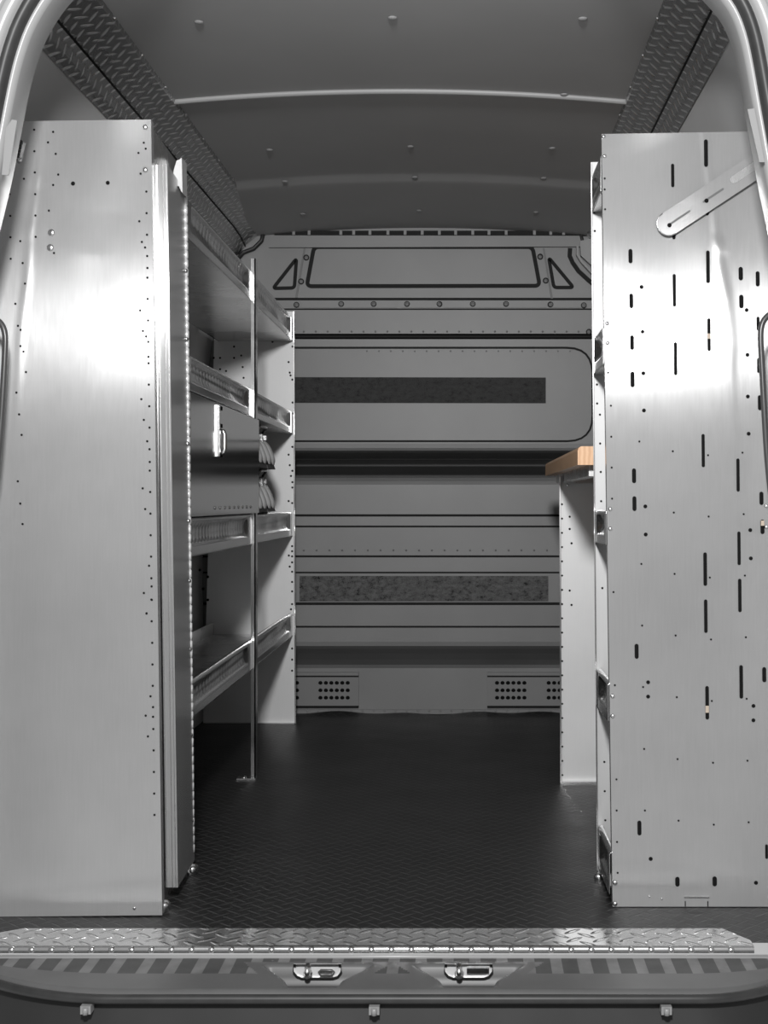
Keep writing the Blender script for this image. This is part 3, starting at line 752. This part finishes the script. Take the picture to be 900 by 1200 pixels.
# small black hinge by the left cabinet top
hg = thing('door_hinge', 'small black hinge with silver screw on the left door post beside the cabinet top', 'hinge', P(20,188,2.70))
mb = MB(); mb.prism([P(22.5,163,2.70),P(26.5,165,2.70),P(21.5,187,2.70),P(18,189,2.70)], (0,.02,0)); obj('leaf', mb, M['rubber'], hg)
mb = MB()
for k in range(6): a = P(25.5-k*.8,166+k*3.4,2.697); mb.tube([a, a+Vector((-.001,0,-.0045))], .003, 8)
obj('knuckle', mb, M['handle'], hg)
mb = MB(); mb.dome(P(23.5,187,2.695), .0045, .004); obj('screw', mb, M['zinc'], hg)

# ------------------------------------------------------------------ sill: tread plate, bumper step, latches
tp = thing('threshold_plate', 'bright tread plate strip along the edge of the van floor', 'threshold plate', (-.15, 2.62, 0))
zt_ = .006; Yb_, Yf_ = 2.670, 2.568
mb = MB()
xa, xb2, xc, xd2 = XP(-60,Yb_), XP(846,Yb_), XP(883,Yf_), XP(-90,Yf_)
mb.face([(XP(-60,2.6),Yf_,zt_),(XP(883,Yf_),Yf_,zt_),(XP(883,Yf_),Yf_+.03,zt_),(xb2,Yb_,zt_),(XP(28,Yb_),Yb_,zt_),(XP(-60,2.6),Yf_+.02,zt_)])
mb.face([(xb2,Yb_,0),(XP(28,Yb_),Yb_,0),(XP(28,Yb_),Yb_,zt_),(xb2,Yb_,zt_)])
obj('plate', mb, M['tread'], tp, uvfn=lambda c: (c.x, c.y))
mb = MB()
xs0, xs1 = XP(-60,2.6), XP(883,Yf_)
def nose(u, v):
    a = math.pi/2*v; return (xs0+(xs1-xs0)*u, Yf_-.008*math.sin(a), zt_-.008*(1-math.cos(a)))
mb.grid(nose, 4, 6); mb.face([(xs0,Yf_-.008,zt_-.008),(xs1,Yf_-.008,zt_-.008),(xs1,Yf_-.008,-.0065),(xs0,Yf_-.008,-.0065)])
for k in range(42):
    x = xs0+.02+k*.0375
    if x < xs1-.01:
        mb.dome((x, Yf_-.0065, -.0005), .0065, .005, (0,-1,.5), seg=10)
obj('nosing', mb, M['alu_shiny'], tp)
mb = MB(); mb.box(-1.05, XP(990,2.56), 2.545, 2.559, -.03, -.009); mb.tube([(-1.05,2.549,-.009),(XP(990,2.56),2.549,-.009)], .0035, 8)
struct(obj('trim_2', mb, M['white'], base=(CX, 2.55, -.03)))

bp_ = thing('rear_bumper', 'grey plastic rear bumper step with ribbed pads under the van doorway', 'bumper', (-.15, 2.5, -.3))
def endy(x):                                          # the step edge curves back at both ends
    d = max(0, (x-.40)/.22, (-.62-x)/.30); return .13*min(1.3, d)**2
def trapez(x, c):                                     # recess mask around each latch
    return x-c
lat = [XP(372,2.50), XP(549,2.50)]
def step_fn(u, v):
    x = -1.0+1.75*u
    e = endy(x)
    yA, yB_ = 2.553, 2.382
    y = yA+(yB_+e-yA)*v if e < .1 else yA+(yB_+e-yA)*v
    z = -.011-.003*v
    for c in lat:
        hw = .115-.062*min(1, max(0, (v-.15)/.55)); dd = abs(x-c)
        m = max(0, min(1, (hw-dd)/.016)); m = m*m*(3-2*m)
        vv = max(0, min(1, (v-.24)/.06))*max(0, min(1, (.88-v)/.25))
        z -= .036*m*vv
    if v > .93: z -= .010*((v-.93)/.07)**2
    return (x, y, z)
def step_mat(u, v):
    x = -1.0+1.75*u
    if v > .50: return 0
    for c in lat:
        if abs(x-c) < .155-.1*v and v > .16: return 0
    return 2 if (x % .0505) < .021 else 1
mb = MB(); mb.grid(step_fn, 420, 44, matfn=step_mat)
obj('step', mb, [M['plastic'], M['pad'], M['padlight']], bp_, label='step surface with dark pads and worn ribs')
xs = [-1.0+1.75*i/90 for i in range(91)]
mb = MB(); mb.tube([(x, 2.377+endy(x), -.026) for x in xs], .0085, 10); obj('edge_seal', mb, M['rubber'], bp_)
mb = MB()
def low(u, v):
    x = -1.0+1.75*u; e = endy(x)
    z = -.040-.26*v
    return (x, 2.392+e-.02*v-.03*math.sin(v*2), z)
mb.grid(low, 90, 14); mb.grid(lambda u, v: (-1.0+1.75*u, 2.382+endy(-1+1.75*u)+.012+.05*v, -.028-.012*(1-v)), 90, 2)
obj('lower_cover', mb, M['lowplastic'], bp_)
for px, py in ((102,1179),(439,1184),(780,1181)):
    x = XP(px, 2.375); y = 2.374+endy(x)
    mb = MB(); mb.box(x-.009, x+.009, y-.012, y+.01, -.048, -.034); mb.tube([(x,y-.013,-.048),(x,y-.013,-.036)], .005, 8); obj('seal_clip', mb, M['whitegrey'], bp_)

def striker(px, label, slot):
    t = thing('striker_plate', label, 'striker plate', P(px,1145,2.50))
    w = 28
    # rounded-foot plate, tilted back in the recess
    def Q(a, b): return P(px+a, b, 2.505) if b > 1137 else P(px+a, b, 2.512)
    mb = MB(); pts = [(-w,1130.5),(w,1130.5),(w,1138),(w-4,1143.5),(w-10,1145.5),(-w+10,1145.5),(-w+4,1143),(-w,1138)]
    mb.prism([P(px+a,b,2.50) for a, b in pts], (0,.006,0)); obj('plate', mb, M['bright'], t)
    mb = MB(); mb.ribbon([P(px+a,b,2.50) for a, b in pts], 1.6*2.50/F, .004, 2.496); obj('rim', mb, M['alu_shiny'], t)
    mb = MB(); q = P(px-11,1138,2.498)
    mb.tube([q+Vector((0,.0,.011)), q+Vector((0,-.014,.004)), q+Vector((0,-.012,-.008))], .0055, 8); mb.dome(q+Vector((0,-.002,-.004)), .009, .006); obj('pin', mb, M['zinc'], t)
    mb = MB(); mb.prism([P(px-w,1130,2.498),P(px-w+3,1130,2.498),P(px-w+3,1133,2.498),P(px-w,1133,2.498)], (0,-.002,0)); obj('corner_gap', mb, M['hole'], t); mb = MB(); mb.prism([P(px+w-3,1130,2.498),P(px+w,1130,2.498),P(px+w,1133,2.498),P(px+w-3,1133,2.498)], (0,-.002,0)); obj('corner_gap', mb, M['hole'], t)
    mb = MB()
    if slot: mb.tube([P(px+2,1139,2.496),P(px+4,1142.5,2.494),P(px+17,1142.5,2.494),P(px+19,1139,2.496),P(px+17,1137.5,2.496),P(px+4,1137.5,2.496)], .0028, 8, closed=True)
    else: mb.box(XP(px-2,2.496), XP(px+24,2.496), 2.492, 2.498, ZP(1140,2.496), ZP(1134,2.496))
    obj('catch', mb, M['handle'] if slot else M['alu_shiny'], t)
striker(372, 'silver latch striker plate with an oval loop, left one of two in the bumper step', True)
striker(549, 'silver latch striker plate without a loop, right one of two in the bumper step', False)

# ------------------------------------------------------------------ light, sky, camera
def area(name, loc, target, sx, sy, power, spread=180):
    l = bpy.data.lights.new(name, 'AREA'); l.shape = 'RECTANGLE'; l.size = sx; l.size_y = sy; l.energy = power; l.spread = math.radians(spread)
    o = bpy.data.objects.new(name, l); C.objects.link(o); o.location = loc
    o.rotation_euler = (Vector(target)-Vector(loc)).to_track_quat('-Z', 'Y').to_euler()
    return o
area('key_light', (-.1, .1, 1.72), (-.15, 4.0, 1.0), .2, .2, 92)
w = bpy.data.worlds.new('garage'); bpy.context.scene.world = w; w.use_nodes = True
nt = w.node_tree; bg = nt.nodes['Background']
tc = N(nt, 'ShaderNodeTexCoord'); sx = N(nt, 'ShaderNodeSeparateXYZ'); L(nt, tc.outputs['Generated'], sx.inputs[0])
f = math_n(nt, 'ADD', math_n(nt, 'MULTIPLY', sx.outputs[2], .5), .5)
L(nt, ramp(nt, f, [(.0, g(.8)), (.30, g(.75)), (.46, g(.28)), (.5, g(.36)), (.62, g(.42)), (1, g(.35))]), bg.inputs[0])
bg.inputs[1].default_value = .8

cam = bpy.data.cameras.new('camera'); co = bpy.data.objects.new('camera', cam); C.objects.link(co)
co.location = (0, 0, EH); co.rotation_euler = (math.pi/2, 0, 0)
cam.sensor_fit = 'VERTICAL'; cam.sensor_height = 36; cam.lens = F/1200*36
cam.shift_x = -(PX-450)/1200; cam.shift_y = -(600-PY)/1200
cam.clip_start = .05; cam.clip_end = 60
sc_ = bpy.context.scene; sc_.camera = co
sc_.view_settings.view_transform = 'Standard'; sc_.view_settings.look = 'None'; sc_.view_settings.exposure = 0
